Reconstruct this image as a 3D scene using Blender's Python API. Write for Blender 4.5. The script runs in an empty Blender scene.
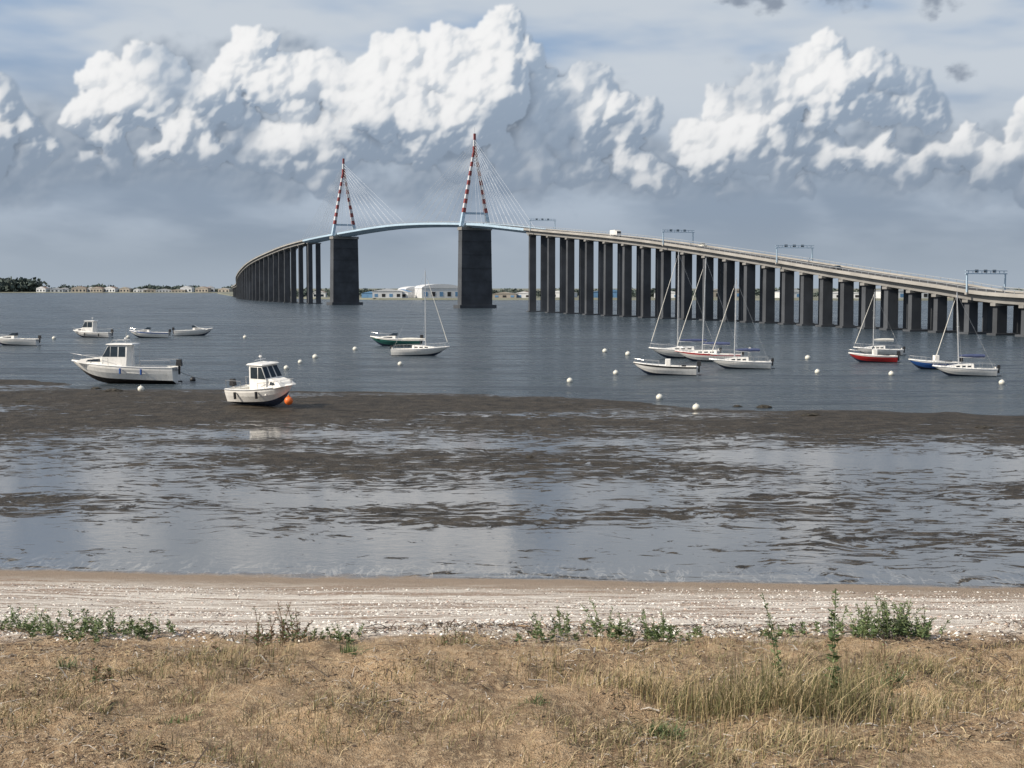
import bpy, math, random
import numpy as np
from mathutils import Vector, Matrix
random.seed(7); rng=np.random.default_rng(7)
sc=bpy.context.scene
sc.view_settings.view_transform='Standard'; sc.view_settings.look='None'; sc.view_settings.exposure=0
COL=sc.collection

# ---------------------------------------------------------------- camera
cam=bpy.data.cameras.new('camera'); co=bpy.data.objects.new('camera',cam); COL.objects.link(co)
co.location=(0,0,8); co.rotation_euler=(math.radians(90-3.923),0,0)
cam.sensor_width=36; cam.lens=49.22; cam.clip_start=0.1; cam.clip_end=40000
sc.camera=co

# ---------------------------------------------------------------- node helper
class NT:
    def __init__(s,tree): s.t=tree; s.n=tree.nodes; s.l=tree.links
    def set(s,sock,v):
        if v is None: return
        if isinstance(v,bpy.types.NodeSocket): s.l.new(v,sock)
        else:
            try: sock.default_value=v
            except Exception: sock.default_value=(*v,1) if len(v)==3 else v
    def m(s,op,a,b=None,c=None,clamp=False):
        n=s.n.new('ShaderNodeMath'); n.operation=op; n.use_clamp=clamp
        s.set(n.inputs[0],a); s.set(n.inputs[1],b); s.set(n.inputs[2],c); return n.outputs[0]
    def v(s,op,a,b=None):
        n=s.n.new('ShaderNodeVectorMath'); n.operation=op
        s.set(n.inputs[0],a); s.set(n.inputs[1],b)
        return n.outputs['Value'] if op in('LENGTH','DOT_PRODUCT') else n.outputs[0]
    def noise(s,vec,scale,detail=4,rough=.5,dist=0,col=False):
        n=s.n.new('ShaderNodeTexNoise'); s.set(n.inputs['Vector'],vec); n.inputs['Scale'].default_value=scale
        n.inputs['Detail'].default_value=detail; n.inputs['Roughness'].default_value=rough; n.inputs['Distortion'].default_value=dist
        return n.outputs['Color' if col else 'Fac']
    def mix(s,f,a,b,blend='MIX'):
        n=s.n.new('ShaderNodeMix'); n.data_type='RGBA'; n.blend_type=blend
        s.set(n.inputs[0],f); s.set(n.inputs[6],a); s.set(n.inputs[7],b); return n.outputs[2]
    def ss(s,x,a,b,lo=0.,hi=1.):
        n=s.n.new('ShaderNodeMapRange'); n.interpolation_type='SMOOTHSTEP'
        s.set(n.inputs[0],x); n.inputs[1].default_value=a; n.inputs[2].default_value=b
        n.inputs[3].default_value=lo; n.inputs[4].default_value=hi; return n.outputs[0]
    def sep(s,v):
        n=s.n.new('ShaderNodeSeparateXYZ'); s.set(n.inputs[0],v); return n.outputs
    def bump(s,h,st,d=.1,nrm=None):
        n=s.n.new('ShaderNodeBump'); s.set(n.inputs['Height'],h); s.set(n.inputs['Strength'],st); n.inputs['Distance'].default_value=d
        s.set(n.inputs['Normal'],nrm); return n.outputs[0]

# ---------------------------------------------------------------- sun + world
sv=Vector((-0.86,-0.34,0)).normalized(); EL=math.radians(38)
sv=Vector((sv.x*math.cos(EL),sv.y*math.cos(EL),math.sin(EL)))
sd=bpy.data.lights.new('sun','SUN'); sd.energy=5.0; sd.angle=math.radians(.5); sd.color=(1,.91,.78)
so=bpy.data.objects.new('sun',sd); COL.objects.link(so); so.rotation_euler=(-sv).to_track_quat('-Z','Y').to_euler(); so.location=(0,0,60)

w=bpy.data.worlds.new('World'); sc.world=w; w.use_nodes=True
T=NT(w.node_tree); T.n.clear()
tc=T.n.new('ShaderNodeTexCoord'); sx=T.sep(tc.outputs['Generated'])
sky=T.n.new('ShaderNodeTexSky'); sky.sky_type='NISHITA'; sky.sun_disc=False; sky.sun_elevation=EL
sky.sun_rotation=math.atan2(sv.x,sv.y)%(2*math.pi); sky.air_density=1.; sky.dust_density=2
hi=T.ss(T.noise(tc.outputs['Generated'],3.2,3,.6),.42,.62)
bg=T.mix(.35,sky.outputs[0],(3.0,4.0,5.6,1))
bg=T.mix(T.m('MULTIPLY',T.ss(sx[2],.05,.3),hi),bg,(6.2,6.5,6.9,1))
bg=T.mix(T.ss(sx[2],.02,.16,.85,0.),bg,(3.,3.6,4.3,1))
B=T.n.new('ShaderNodeBackground'); T.set(B.inputs[0],bg); B.inputs[1].default_value=.1
O=T.n.new('ShaderNodeOutputWorld'); T.l.new(B.outputs[0],O.inputs[0])

# ---------------------------------------------------------------- numpy noise
def hsh(ix,iy,seed):
    a=np.sin(ix*127.1+iy*311.7+seed*74.7)*43758.5453; return a-np.floor(a)
def vn(x,y,seed=0):
    ix=np.floor(x);iy=np.floor(y);fx=x-ix;fy=y-iy; fx=fx*fx*(3-2*fx); fy=fy*fy*(3-2*fy)
    return (hsh(ix,iy,seed)*(1-fx)+hsh(ix+1,iy,seed)*fx)*(1-fy)+(hsh(ix,iy+1,seed)*(1-fx)+hsh(ix+1,iy+1,seed)*fx)*fy-.5
def fbm(x,y,o=4,seed=0):
    r=0;a=1.
    for k in range(o): r=r+a*vn(x*2**k+k*17.3,y*2**k+k*9.1,seed+k*3); a*=.5
    return r
def sstep(x,a,b): t=np.clip((x-a)/(b-a),0,1); return t*t*(3-2*t)

# ---------------------------------------------------------------- cloud bank: glowing curved sheet 15 km away, sun shading and haze baked into its colour, 1 unit = 1/1400 rad
XH,YH,Y0=1000,440,-8
ax=np.arange(-XH,XH+1,1.); ay=np.arange(Y0,YH+1,1.)
AX,AY=np.meshgrid(ax,ay); Hc=np.full(AX.shape,-1e4,np.float32)
def stamp(cx,cy,cz,r):
    x0=max(0,int(math.ceil(cx-r+XH))); x1=min(len(ax)-1,int(cx+r+XH)); y0=max(0,int(math.ceil(cy-r-Y0))); y1=min(len(ay)-1,int(cy+r-Y0))
    if x1<x0 or y1<y0: return
    dx=ax[x0:x1+1]-cx; dy=ay[y0:y1+1]-cy; d=r*r-dx[None,:]**2-dy[:,None]**2
    z=np.where(d>0,cz+np.sqrt(np.maximum(d,0)),-1e4); P=Hc[y0:y1+1,x0:x1+1]; np.maximum(P,z,out=P)
BL=[(4,122,32,40,0),(34,150,36,26,-5),(-45,140,60,50,0),
 (112,82,24,20,-20),(100,120,46,26,-25),(160,78,32,32,-5),(152,112,30,22,10),(205,108,40,36,-10),(238,78,26,26,-5),(258,52,24,26,0),(292,88,34,36,-10),(192,152,34,22,25),(240,140,46,30,-25),(120,160,50,18,-30),(310,150,44,40,-20),
 (330,78,30,24,-10),(356,96,34,30,0),(398,80,38,38,18),(432,62,32,32,22),(462,56,28,28,18),(506,30,22,18,0),(500,62,36,34,10),(514,98,32,36,0),(470,98,50,40,35),(420,120,56,38,30),(378,136,46,32,5),(545,112,38,38,-25),(460,158,60,28,10),(520,160,44,28,-15),
 (590,104,36,32,-15),(618,132,32,32,-10),(575,160,44,26,-25),(640,172,28,20,0),(545,175,26,14,10),(735,196,30,14,10),(790,190,34,14,10),
 (660,182,34,20,15),(690,142,24,24,-10),(708,160,28,24,0),(735,116,32,26,-5),(772,102,34,30,5),(800,80,26,26,5),(824,62,22,22,5),(836,96,34,32,15),(866,88,28,26,8),(896,102,28,24,0),(922,120,24,20,-5),(760,148,52,30,8),(815,150,40,28,-5),(874,160,36,22,28),(908,176,36,18,28),(938,160,18,14,5),
 (972,152,30,22,15),(1000,170,32,24,18),(1028,186,30,24,5),(1085,140,60,50,0),(1160,110,60,60,0)]
BB=[]
def cv(px,py): dx=px-512; return math.atan(dx/1400)*1400, math.atan((288-py)/math.hypot(1400,dx))*1400
for (px,py,rx,ry,cz) in BL: BB.append((*cv(px,py),rx*1.06,ry*1.06,cz))
for k in range(26):
    sgn=random.choice((-1,1)); x=sgn*random.uniform(620,960); BB.append((x,random.uniform(90,230),random.uniform(30,60),random.uniform(26,48),random.uniform(-20,20)))
def rdir(zmin=-.1,up=.25):
    while True:
        d=np.array([random.gauss(0,1),random.gauss(up,1),random.gauss(.2,1)]); d/=np.linalg.norm(d)
        if d[2]>zmin: return d
for (cx,cy,rx,ry,cz0) in BB:
    mn=min(rx,ry); stamp(cx,cy,cz0-mn*.1,mn*.85)
    for i in range(9):
        a=random.uniform(0,6.283); rr=math.sqrt(random.random())*.72; r1=mn*random.uniform(.30,.56)
        c1=np.array([cx+rx*rr*math.cos(a),cy+ry*rr*math.sin(a),cz0+mn*.6*math.sqrt(1-rr*rr)]); stamp(*c1,r1)
        for j in range(13):
            r2=r1*random.uniform(.22,.48); c2=c1+rdir()*r1*.84; stamp(*c2,r2)
            for k in range(7):
                r3=r2*random.uniform(.28,.5); stamp(*(c2+rdir()*r2*.88),r3)
def gblur(A,s):
    fy=np.fft.fftfreq(A.shape[0])[:,None]; fx=np.fft.rfftfreq(A.shape[1])[None,:]
    return np.fft.irfft2(np.fft.rfft2(A)*np.exp(-2*(math.pi*s)**2*(fx*fx+fy*fy)),A.shape)
wx=fbm(AX/26,AY/26,4,51)*9+fbm(AX/6,AY/6,3,55)*4.5; wy=fbm(AX/26,AY/26,4,61)*9+fbm(AX/6,AY/6,3,65)*4.5
iy=np.clip((AY+wy-Y0).round().astype(int),0,len(ay)-1); ix=np.clip((AX+wx+XH).round().astype(int),0,len(ax)-1)
Hw=Hc[iy,ix]; cov=(Hw>-5000).astype(float); Hh=np.where(cov>0,Hw,-55)
Hh=Hh+fbm(AX/10,AY/10,4,71)*7
hs=gblur(Hh,.8); h3=gblur(Hh,2.6); h10=gblur(Hh,8.); h28=gblur(Hh,20.)
sl=np.array([-.66,.62,.42]); sl/=np.linalg.norm(sl)
def lamb(h,k=1.):
    gy,gx=np.gradient(h); n=1/np.sqrt(1+(gx*k)**2+(gy*k)**2); return np.clip((-gx*k*sl[0]-gy*k*sl[1]+sl[2])*n,0,1)
lam=.25*lamb(hs,.8)+.36*lamb(h3,1.3)+.28*lamb(h10,2.1)+.18*lamb(h28,3.)
occ=np.zeros_like(hs); sxy=math.hypot(sl[0],sl[1])
for k in range(2,75,3):
    ddx=int(round(sl[0]/sxy*k)); ddy=int(round(sl[1]/sxy*k))
    sh=np.roll(np.roll(h3,-ddx,1),-ddy,0); occ=np.maximum(occ,sh-(h3+k*sl[2]/sxy*.8))
shd_=np.exp(-occ/14.)
ao=np.clip((h10-hs)/22,0,1)
patchy=sstep(fbm(AX/80+7,AY/50,3,81),-.42,.15)
altf=sstep(AY+fbm(AX/50,AY/30,3,83)*70,65,150)
L_=lam*(.22+.78*shd_)*(.45+.55*altf)*(.36+.64*patchy)
amb=np.array([.215,.27,.35])*(1.2-.5*ao)[...,None]*(.95+.35*sstep(AY,80,260))[...,None]
ccol=amb+np.array([1.0,.955,.88])*(L_**1.25)[...,None]*1.8
ccol=ccol/(1+(ccol/.93)**3.2)**(1/3.2)
low=1-sstep(AY+fbm(AX/60,AY/40,3,85)*50,65,145)
hzf=np.clip(1.0*np.exp(-(np.maximum(AY,0)/86)**1.8),0,1)[...,None]
hazec=np.array([.275,.335,.42])
ccol=ccol*(1-hzf)+hazec*hzf
cs_=np.stack([gblur(ccol[...,k],2.6) for k in range(3)],-1); wso=(.08+.55*low)[...,None]; ccol=ccol*(1-wso)+cs_*wso
e1_=gblur(cov,1.2); e5_=gblur(cov,6.)
al=sstep(.62*e1_+.38*e5_+fbm(AX/12,AY/12,5,91)*.42*(e5_<.97)*(.5+low),.16,.92)
al*=1-low*.85*(1-patchy)
al*=sstep(AY+fbm(AX/60,AY/20,3,93)*40,45,105)
n1=fbm(AX/230,AY/60,5,101); n2=fbm(AX/120+AY/200,AY/38,5,103)
clear=np.array([.28,.40,.58]); veilc=np.array([.56,.615,.68]); midc=np.array([.27,.335,.425]); mid2=np.array([.42,.49,.58])
vw=sstep(n1+.35*n2+.26+.30*(1-sstep(AX,-420,-120))-.42*sstep(AX,100,420)*sstep(AY,200,262),-.35,.40)[...,None]
up=clear*(1-vw)+veilc*vw
mw=sstep(n2+.4*n1,-.5,.5)[...,None]; mid=midc*(1-mw)+mid2*mw
t=sstep(AY+n1*50,95,215)[...,None]; bgc=mid*(1-t)+up*t
t=sstep(AY,0,85)[...,None]; bgc=(np.array([.36,.42,.49])*(1-.25*t))*(1-t)+bgc*t
bk=np.full(AX.shape,-3.)
for (px,py,rx,ry) in[(20,150,80,60),(90,150,90,50),(170,120,100,75),(270,120,90,80),(330,165,90,50),(430,140,120,80),(560,130,90,70),(620,165,80,50),(700,180,80,45),(800,140,120,75),(900,150,90,60),(1000,170,90,50),(1100,150,90,60)]:
    u,v_=cv(px,py); bk=np.maximum(bk,1-((AX-u)/rx)**2-((AY-v_)/ry)**2)
bka=sstep(bk+fbm(AX/60,AY/45,6,121)*1.1,.0,.75)*.92*sstep(AY+n2*40,40,110)
gy,gx=np.gradient(gblur(fbm(AX/46,AY/36,6,131)*60,1.5)); bl_=np.clip(.38+(gx*.6-gy*.6)*.2,0,1)*(.4+.6*sstep(AY,80,210))
bcol=np.array([.22,.28,.365])[None,None]*(1-bl_[...,None])+np.array([.55,.60,.66])*bl_[...,None]
bgc=bgc*(1-bka[...,None])+bcol*bka[...,None]
sc_=np.full(AX.shape,-9.)
for (px,py,rx,ry) in[(765,-2,44,18),(850,0,40,12),(932,4,26,16),(957,77,18,11),(735,6,20,8)]:
    u,v_=cv(px,py); sc_=np.maximum(sc_,1-((AX-u)/rx)**2-((AY-v_)/ry)**2)
sca=sstep(sc_+fbm(AX/16,AY/10,5,111)*1.7,-.2,1.3)[...,None]*.85
rgb=bgc*(1-al[...,None])+ccol*al[...,None]; rgb=rgb*(1-sca)+np.array([.22,.265,.34])*sca
alpha=sstep(XH-np.abs(AX),0,110)*sstep(YH-AY,0,110)
R=15000.; az=AX/1400; el=AY/1400
V=np.stack([R*np.sin(az),R*np.cos(az),8+R*np.tan(el)],-1).reshape(-1,3)

def npmesh(name,v,f,mats,smooth=False,mi=None):
    me=bpy.data.meshes.new(name); k=f.shape[1]
    me.vertices.add(len(v)); me.vertices.foreach_set('co',np.asarray(v,np.float32).ravel())
    me.loops.add(f.size); me.loops.foreach_set('vertex_index',f.astype(np.int32).ravel())
    me.polygons.add(len(f)); me.polygons.foreach_set('loop_start',np.arange(0,f.size,k,dtype=np.int32))
    try: me.polygons.foreach_set('loop_total',np.full(len(f),k,np.int32))
    except Exception: pass
    for m in (mats if isinstance(mats,list) else [mats]): me.materials.append(m)
    if mi is not None: me.polygons.foreach_set('material_index',np.asarray(mi,np.int32))
    me.polygons.foreach_set('use_smooth',np.full(len(f),smooth))
    me.update(calc_edges=True); me.validate()
    o=bpy.data.objects.new(name,me); COL.objects.link(o); return o
def gridmesh(name,XX,YY,ZZ,m,smooth=True):
    ny,nx=XX.shape; v=np.stack([XX,YY,ZZ],-1).reshape(-1,3)
    a=(np.arange(ny-1)[:,None]*nx+np.arange(nx-1)[None,:]).ravel()
    return npmesh(name,v,np.stack([a,a+1,a+nx+1,a+nx],-1),m,smooth)
skm=bpy.data.materials.new('cloudy_sky'); skm.use_nodes=True; N=NT(skm.node_tree); N.n.clear()
at_=N.n.new('ShaderNodeAttribute'); at_.attribute_name='sky_colour'
em=N.n.new('ShaderNodeEmission'); N.l.new(at_.outputs['Color'],em.inputs[0]); em.inputs[1].default_value=1.
tr=N.n.new('ShaderNodeBsdfTransparent'); mx=N.n.new('ShaderNodeMixShader'); N.l.new(at_.outputs['Alpha'],mx.inputs[0]); N.l.new(tr.outputs[0],mx.inputs[1]); N.l.new(em.outputs[0],mx.inputs[2])
ou=N.n.new('ShaderNodeOutputMaterial'); N.l.new(mx.outputs[0],ou.inputs[0])
try: skm.cycles.emission_sampling='NONE'
except Exception: pass
ny,nx=AX.shape; a=(np.arange(ny-1)[:,None]*nx+np.arange(nx-1)[None,:]).ravel()
so_=npmesh('sky',V,np.stack([a,a+1,a+nx+1,a+nx],-1),skm,True)
ca=so_.data.color_attributes.new('sky_colour','FLOAT_COLOR','POINT')
ca.data.foreach_set('color',np.concatenate([np.clip(rgb,0,1),alpha[...,None]],-1).astype(np.float32).ravel())

# ---------------------------------------------------------------- materials
MC={}
def mat(name,col,rough=.6,var=.18,scale=3.,metal=0.,bump=0.,spec=.5,grime=0.):
    if name in MC: return MC[name]
    m=bpy.data.materials.new(name); m.use_nodes=True; N=NT(m.node_tree); p=N.n['Principled BSDF']
    t=N.n.new('ShaderNodeTexCoord').outputs['Object']
    f=N.noise(t,scale,4,.6)
    a=tuple(c*(1-var) for c in col)+(1,); b=tuple(min(1,c*(1+var)) for c in col)+(1,)
    c=N.mix(N.ss(f,.3,.7),a,b)
    if grime:
        g_=N.noise(N.v('MULTIPLY',t,(4.,4.,.5)),2.,4,.7); c=N.mix(N.ss(g_,.5,.75,0.,grime),c,(.25,.21,.15,1))
    N.set(p.inputs['Base Color'],c); p.inputs['Roughness'].default_value=rough; p.inputs['Metallic'].default_value=metal
    p.inputs['Specular IOR Level'].default_value=spec
    if bump: N.set(p.inputs['Normal'],N.bump(N.noise(t,scale*6,4,.6),bump,.05))
    MC[name]=m; return m
white=mat('white_gelcoat',(.82,.80,.76),.3,.06,1.5,grime=.3)
cream=mat('cream_gelcoat',(.7,.68,.6),.35,.08,1.5)
dark=mat('dark_rubber',(.02,.02,.022),.5,.3)
glass=mat('tinted_window',(.02,.03,.04),.08,.2)
antif=mat('antifouling_blue',(.04,.06,.11),.7,.4,4)
antir=mat('antifouling_dark',(.05,.04,.035),.7,.4,4)
bluep=mat('blue_paint',(.03,.10,.32),.35,.1)
redp=mat('red_hull_paint',(.42,.03,.03),.35,.1)
greenp=mat('green_hull_paint',(.03,.13,.11),.35,.1)
orange=mat('orange_plastic',(.8,.17,.03),.45,.15)
alum=mat('aluminium_mast',(.62,.63,.64),.35,.08,metal=.5)
steel=mat('stainless_rail',(.6,.6,.6),.25,.05,metal=.7)
railm=mat('galvanised_rail',(.33,.35,.37),.6,.1)
sailc=mat('furled_sail_cover',(.06,.08,.17),.8,.15)
sailw=mat('sail_cloth',(.7,.68,.62),.8,.1)
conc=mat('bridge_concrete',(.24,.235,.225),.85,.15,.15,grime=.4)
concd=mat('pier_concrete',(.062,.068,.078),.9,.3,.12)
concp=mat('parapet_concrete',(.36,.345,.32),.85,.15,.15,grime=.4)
steelb=mat('pale_blue_steel',(.42,.55,.66),.5,.08,.2)
pred=mat('pylon_red',(.24,.05,.045),.5,.1,.3); pwh=mat('pylon_white',(.58,.58,.6),.5,.05,.3)
asph=mat('asphalt',(.05,.05,.052),.9,.15,.6)
cab=mat('stay_cable',(.55,.58,.62),.4,.05)

# ---------------------------------------------------------------- mesh builder
class MB:
    def __init__(s): s.v=[]; s.f=[]; s.m=[]; s.mats=[]
    def mi(s,m):
        if m not in s.mats: s.mats.append(m)
        return s.mats.index(m)
    def face(s,idx,m): s.f.append(tuple(idx)); s.m.append(s.mi(m))
    def addv(s,p): s.v.append(tuple(p)); return len(s.v)-1
    def quad(s,ps,m): s.face([s.addv(p) for p in ps],m)
    def beam(s,p1,p2,w1,w2,m,d1=None,d2=None,up=None):
        p1=Vector(p1);p2=Vector(p2);z=(p2-p1).normalized()
        x=Vector(up) if up else (Vector((1,0,0)) if abs(z.x)<.9 else Vector((0,1,0)))
        y=z.cross(x).normalized(); x=y.cross(z).normalized()
        d1=w1 if d1 is None else d1; d2=w2 if d2 is None else d2
        i=len(s.v)
        for p,a,b in((p1,w1,d1),(p2,w2,d2)):
            for sx_,sy in((-1,-1),(1,-1),(1,1),(-1,1)): s.v.append(tuple(p+x*sx_*a/2+y*sy*b/2))
        for f in((3,2,1,0),(4,5,6,7),(0,1,5,4),(1,2,6,5),(2,3,7,6),(3,0,4,7)): s.face([i+k for k in f],m)
    def box(s,c,sz,m,rz=0,top=1.):
        i=len(s.v); ca,sa=math.cos(rz),math.sin(rz)
        for zz,k in((-1,1.),(1,top)):
            for a,b in((-1,-1),(1,-1),(1,1),(-1,1)):
                x=a*sz[0]/2*k;y=b*sz[1]/2*k; s.v.append((c[0]+x*ca-y*sa,c[1]+x*sa+y*ca,c[2]+zz*sz[2]/2))
        for f in((3,2,1,0),(4,5,6,7),(0,1,5,4),(1,2,6,5),(2,3,7,6),(3,0,4,7)): s.face([i+k for k in f],m)
    def cyl(s,p1,p2,r1,r2,m,n=8,cap=True):
        p1=Vector(p1);p2=Vector(p2);z=(p2-p1).normalized(); x=Vector((1,0,0)) if abs(z.x)<.9 else Vector((0,1,0))
        y=z.cross(x).normalized(); x=y.cross(z); i=len(s.v)
        for p,r in((p1,r1),(p2,r2)):
            for k in range(n):
                a=2*math.pi*k/n; s.v.append(tuple(p+x*math.cos(a)*r+y*math.sin(a)*r))
        for k in range(n): s.face((i+k,i+(k+1)%n,i+n+(k+1)%n,i+n+k),m)
        if cap: s.face([i+k for k in reversed(range(n))],m); s.face([i+n+k for k in range(n)],m)
    def tube(s,pts,r,m,n=6):
        for a,b in zip(pts[:-1],pts[1:]): s.cyl(a,b,r,r,m,n)
    def ball(s,c,r,m,n=12,k=8,sc=(1,1,1)):
        i=len(s.v); s.v.append((c[0],c[1],c[2]+r*sc[2]))
        for a in range(1,k):
            th=math.pi*a/k
            for b in range(n):
                ph=2*math.pi*b/n; s.v.append((c[0]+r*sc[0]*math.sin(th)*math.cos(ph),c[1]+r*sc[1]*math.sin(th)*math.sin(ph),c[2]+r*sc[2]*math.cos(th)))
        s.v.append((c[0],c[1],c[2]-r*sc[2])); e=len(s.v)-1
        for b in range(n): s.face((i,i+1+b,i+1+(b+1)%n),m); s.face((e,e-n+(b+1)%n,e-n+b),m)
        for a in range(k-2):
            for b in range(n): s.face((i+1+a*n+b,i+1+(a+1)*n+b,i+1+(a+1)*n+(b+1)%n,i+1+a*n+(b+1)%n),m)
    def prism(s,prof,wb,wt,m,y0=0.):
        zs=[p[1] for p in prof]; z0,z1=min(zs),max(zs)
        W=lambda z: wb+(wt-wb)*((z-z0)/max(1e-6,z1-z0))
        i=len(s.v); n=len(prof)
        for x,z in prof: s.v.append((x,y0-W(z)/2,z))
        for x,z in prof: s.v.append((x,y0+W(z)/2,z))
        s.face(range(i,i+n),m); s.face(reversed(range(i+n,i+2*n)),m)
        for k in range(n): s.face((i+(k+1)%n,i+k,i+n+k,i+n+(k+1)%n),m)
        return W
    def obj(s,name,parent=None,smooth=False,bevel=0):
        me=bpy.data.meshes.new(name); me.from_pydata(s.v,[],s.f)
        for m in s.mats: me.materials.append(m)
        me.polygons.foreach_set('material_index',s.m)
        if smooth: me.polygons.foreach_set('use_smooth',[True]*len(s.f))
        me.update(); o=bpy.data.objects.new(name,me); COL.objects.link(o)
        if parent: o.parent=parent
        if bevel:
            b=o.modifiers.new('bevel','BEVEL'); b.width=bevel; b.segments=2; b.limit_method='ANGLE'
        return o
def empty(name,loc=(0,0,0),rz=0,rx=0,ry=0):
    o=bpy.data.objects.new(name,None); COL.objects.link(o); o.location=loc; o.rotation_euler=(rx,ry,rz); o.empty_display_size=.5; return o

# ---------------------------------------------------------------- terrain
def zf(X,Y):
    X=np.asarray(X,float);Y=np.asarray(Y,float)
    t=np.clip((Y-18)/15,0,1); Xc=np.clip(X,-60,60)
    Ye=Y+t*.09*Xc+vn(X/6,Y*0,5)*.8*np.clip((Y-12)/6,0,1)*np.clip((60-Y)/20,0,1)
    z=np.interp(Ye,[-80,0,10,14.2,15.6,20,26,31,36.6,48,62],[4.75,4.65,4.45,4.22,4.1,3.15,1.9,1.0,.3,.2,.16])
    De=101-.42*Xc+fbm(X/16,Y/16,3,9)*9
    bar=.17*np.tanh((De-Y)/9)+.07*np.exp(-((Y-(De-14))/11)**2)
    s=np.clip((Y-58)/10,0,1); z=z*(1-s)+bar*s
    z=np.where(Y>De+10,np.maximum(-.14-(Y-De-10)*.02,-3),z)
    near=np.clip((17-Y)/3,0,1)
    z=z+near*(fbm(X*1.3,Y*1.3,4,1)*.16+fbm(X*7,Y*7,2,2)*.045)
    bm=np.clip((Y-14)/2,0,1)*np.clip((38-Y)/3,0,1); z=z+bm*(fbm(X*.5,Y*1.6,3,3)*.07+fbm(X*3,Y*5,2,4)*.02)
    mm=np.clip((Y-76)/8,0,1)*np.clip((130-Y)/10,0,1); z=z+mm*(fbm(X*.35,Y*.5,3,6)*.045)
    return z
def axis(segs):
    out=[]
    for a,b,st0,st1 in segs:
        x=a
        while x<b: out.append(x); x+=st0+(st1-st0)*(x-a)/(b-a)
    out.append(segs[-1][1]); return np.array(out)
xp=axis([(0,8,.06,.06),(8,50,.1,.8),(50,300,1,20),(300,15000,40,3000)])
gx_=np.concatenate([-xp[:0:-1],xp])
gy_=axis([(-80,8,6,.5),(8,18,.05,.06),(18,40,.07,.3),(40,130,.3,.8),(130,400,2,20),(400,20000,40,3000)])
XX,YY=np.meshgrid(gx_,gy_); ZZ=zf(XX,YY)

gm=bpy.data.materials.new('beach_and_mudflat'); gm.use_nodes=True; N=NT(gm.node_tree); P=N.n['Principled BSDF']
pos=N.n.new('ShaderNodeNewGeometry').outputs['Position']; s3=N.sep(pos); X_,Y_=s3[0],s3[1]
Ysh=N.m('ADD',Y_,N.m('MULTIPLY',X_,.09))
f1=N.noise(pos,1.2,5,.65); f2=N.noise(pos,14,4,.7); f3=N.noise(pos,60,2,.7)
sand=N.mix(N.ss(f1,.35,.65),(.44,.31,.19,1),(.22,.155,.10,1))
sand=N.mix(N.ss(f2,.42,.68),sand,(.50,.38,.25,1))
sand=N.mix(N.ss(f3,.55,.72,0.,.7),sand,(.10,.07,.045,1))
strk=N.noise(N.v('MULTIPLY',pos,(.10,1.5,0)),1.6,5,.7,.3)
strk2=N.noise(N.v('MULTIPLY',pos,(.5,2.4,0)),2.,4,.7)
shell=N.mix(N.ss(strk,.42,.56),(.36,.27,.21,1),(.80,.74,.66,1))
shell=N.mix(N.ss(strk2,.5,.72,0.,.6),shell,(.33,.235,.18,1))
shell=N.mix(N.ss(f2,.48,.66,0.,.75),shell,(.84,.80,.74,1))
shell=N.mix(N.ss(f3,.54,.72,0.,.8),shell,(.12,.09,.07,1))
lowb=N.ss(N.m('ADD',Ysh,N.m('MULTIPLY',f1,3.)),32.5,37.)
shell=N.mix(lowb,shell,(.33,.26,.20,1))
e1=N.m('ADD',Y_,N.m('MULTIPLY_ADD',f1,3.,-1.5))
land=N.mix(N.ss(e1,14.8,16.2),sand,shell)
# mud: ripple network with a skin of standing water
mp=N.v('ADD',pos,N.v('MULTIPLY',N.noise(pos,.3,3,.5,col=True),(3.,3.,0)))
wa=N.noise(N.v('MULTIPLY',mp,(.50,1.05,0)),1.9,7,.72,.5)
wb_=N.noise(N.v('MULTIPLY',pos,(.04,.09,0)),1.,4,.6)
wet=N.m('ADD',wa,N.m('MULTIPLY',N.m('SUBTRACT',wb_,.5),1.0))
zone=N.ss(N.m('ADD',Y_,N.m('MULTIPLY_ADD',N.noise(pos,.07,3,.55),34.,-17.)),62.,82.)
near_=N.ss(Ysh,37.,56.,.09,.025)
wet=N.m('ADD',N.m('SUBTRACT',wet,N.m('MULTIPLY',zone,.165)),near_)
wetm=N.ss(wet,.475,.525)
mudf=N.noise(pos,.8,5,.7)
mudc=N.mix(N.ss(mudf,.3,.7),(.026,.022,.017,1),(.070,.058,.044,1))
mudc=N.mix(N.m('MULTIPLY',N.ss(N.noise(pos,5.,3,.7),.62,.72),N.ss(wb_,.45,.6)),mudc,(.22,.19,.155,1))
mudc=N.mix(wetm,mudc,(.05,.046,.042,1))
rv=N.noise(N.v('MULTIPLY',pos,(2.2,.45,0)),1.,4,.6,.8); run=N.m('MULTIPLY',N.ss(N.m('ABSOLUTE',N.m('SUBTRACT',rv,.5)),.0,.025,.8,0.),N.ss(Ysh,37.,40.,1.,0.))
mudc=N.mix(run,mudc,(.3,.28,.25,1))
mudm=N.ss(N.m('ADD',Ysh,N.m('MULTIPLY_ADD',f1,1.6,-.8)),36.,37.)
N.set(P.inputs['Base Color'],N.mix(mudm,land,mudc))
rip=N.noise(N.v('MULTIPLY',pos,(1.2,3.,0)),1.6,4,.6)
wr_=N.ss(rip,.35,.7,.03,.13)
mr=N.m('ADD',N.m('MULTIPLY',wetm,wr_),N.m('MULTIPLY',N.m('SUBTRACT',1.,wetm),.60))
N.set(P.inputs['Roughness'],N.m('ADD',N.m('MULTIPLY',mudm,mr),N.m('MULTIPLY',N.m('SUBTRACT',1.,mudm),.95)))
N.set(P.inputs['IOR'],N.m('MULTIPLY_ADD',N.m('MULTIPLY',mudm,wetm),2.0,1.35))
N.set(P.inputs['Specular IOR Level'],N.m('MULTIPLY_ADD',N.m('MULTIPLY',mudm,wetm),.3,.2))
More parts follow.
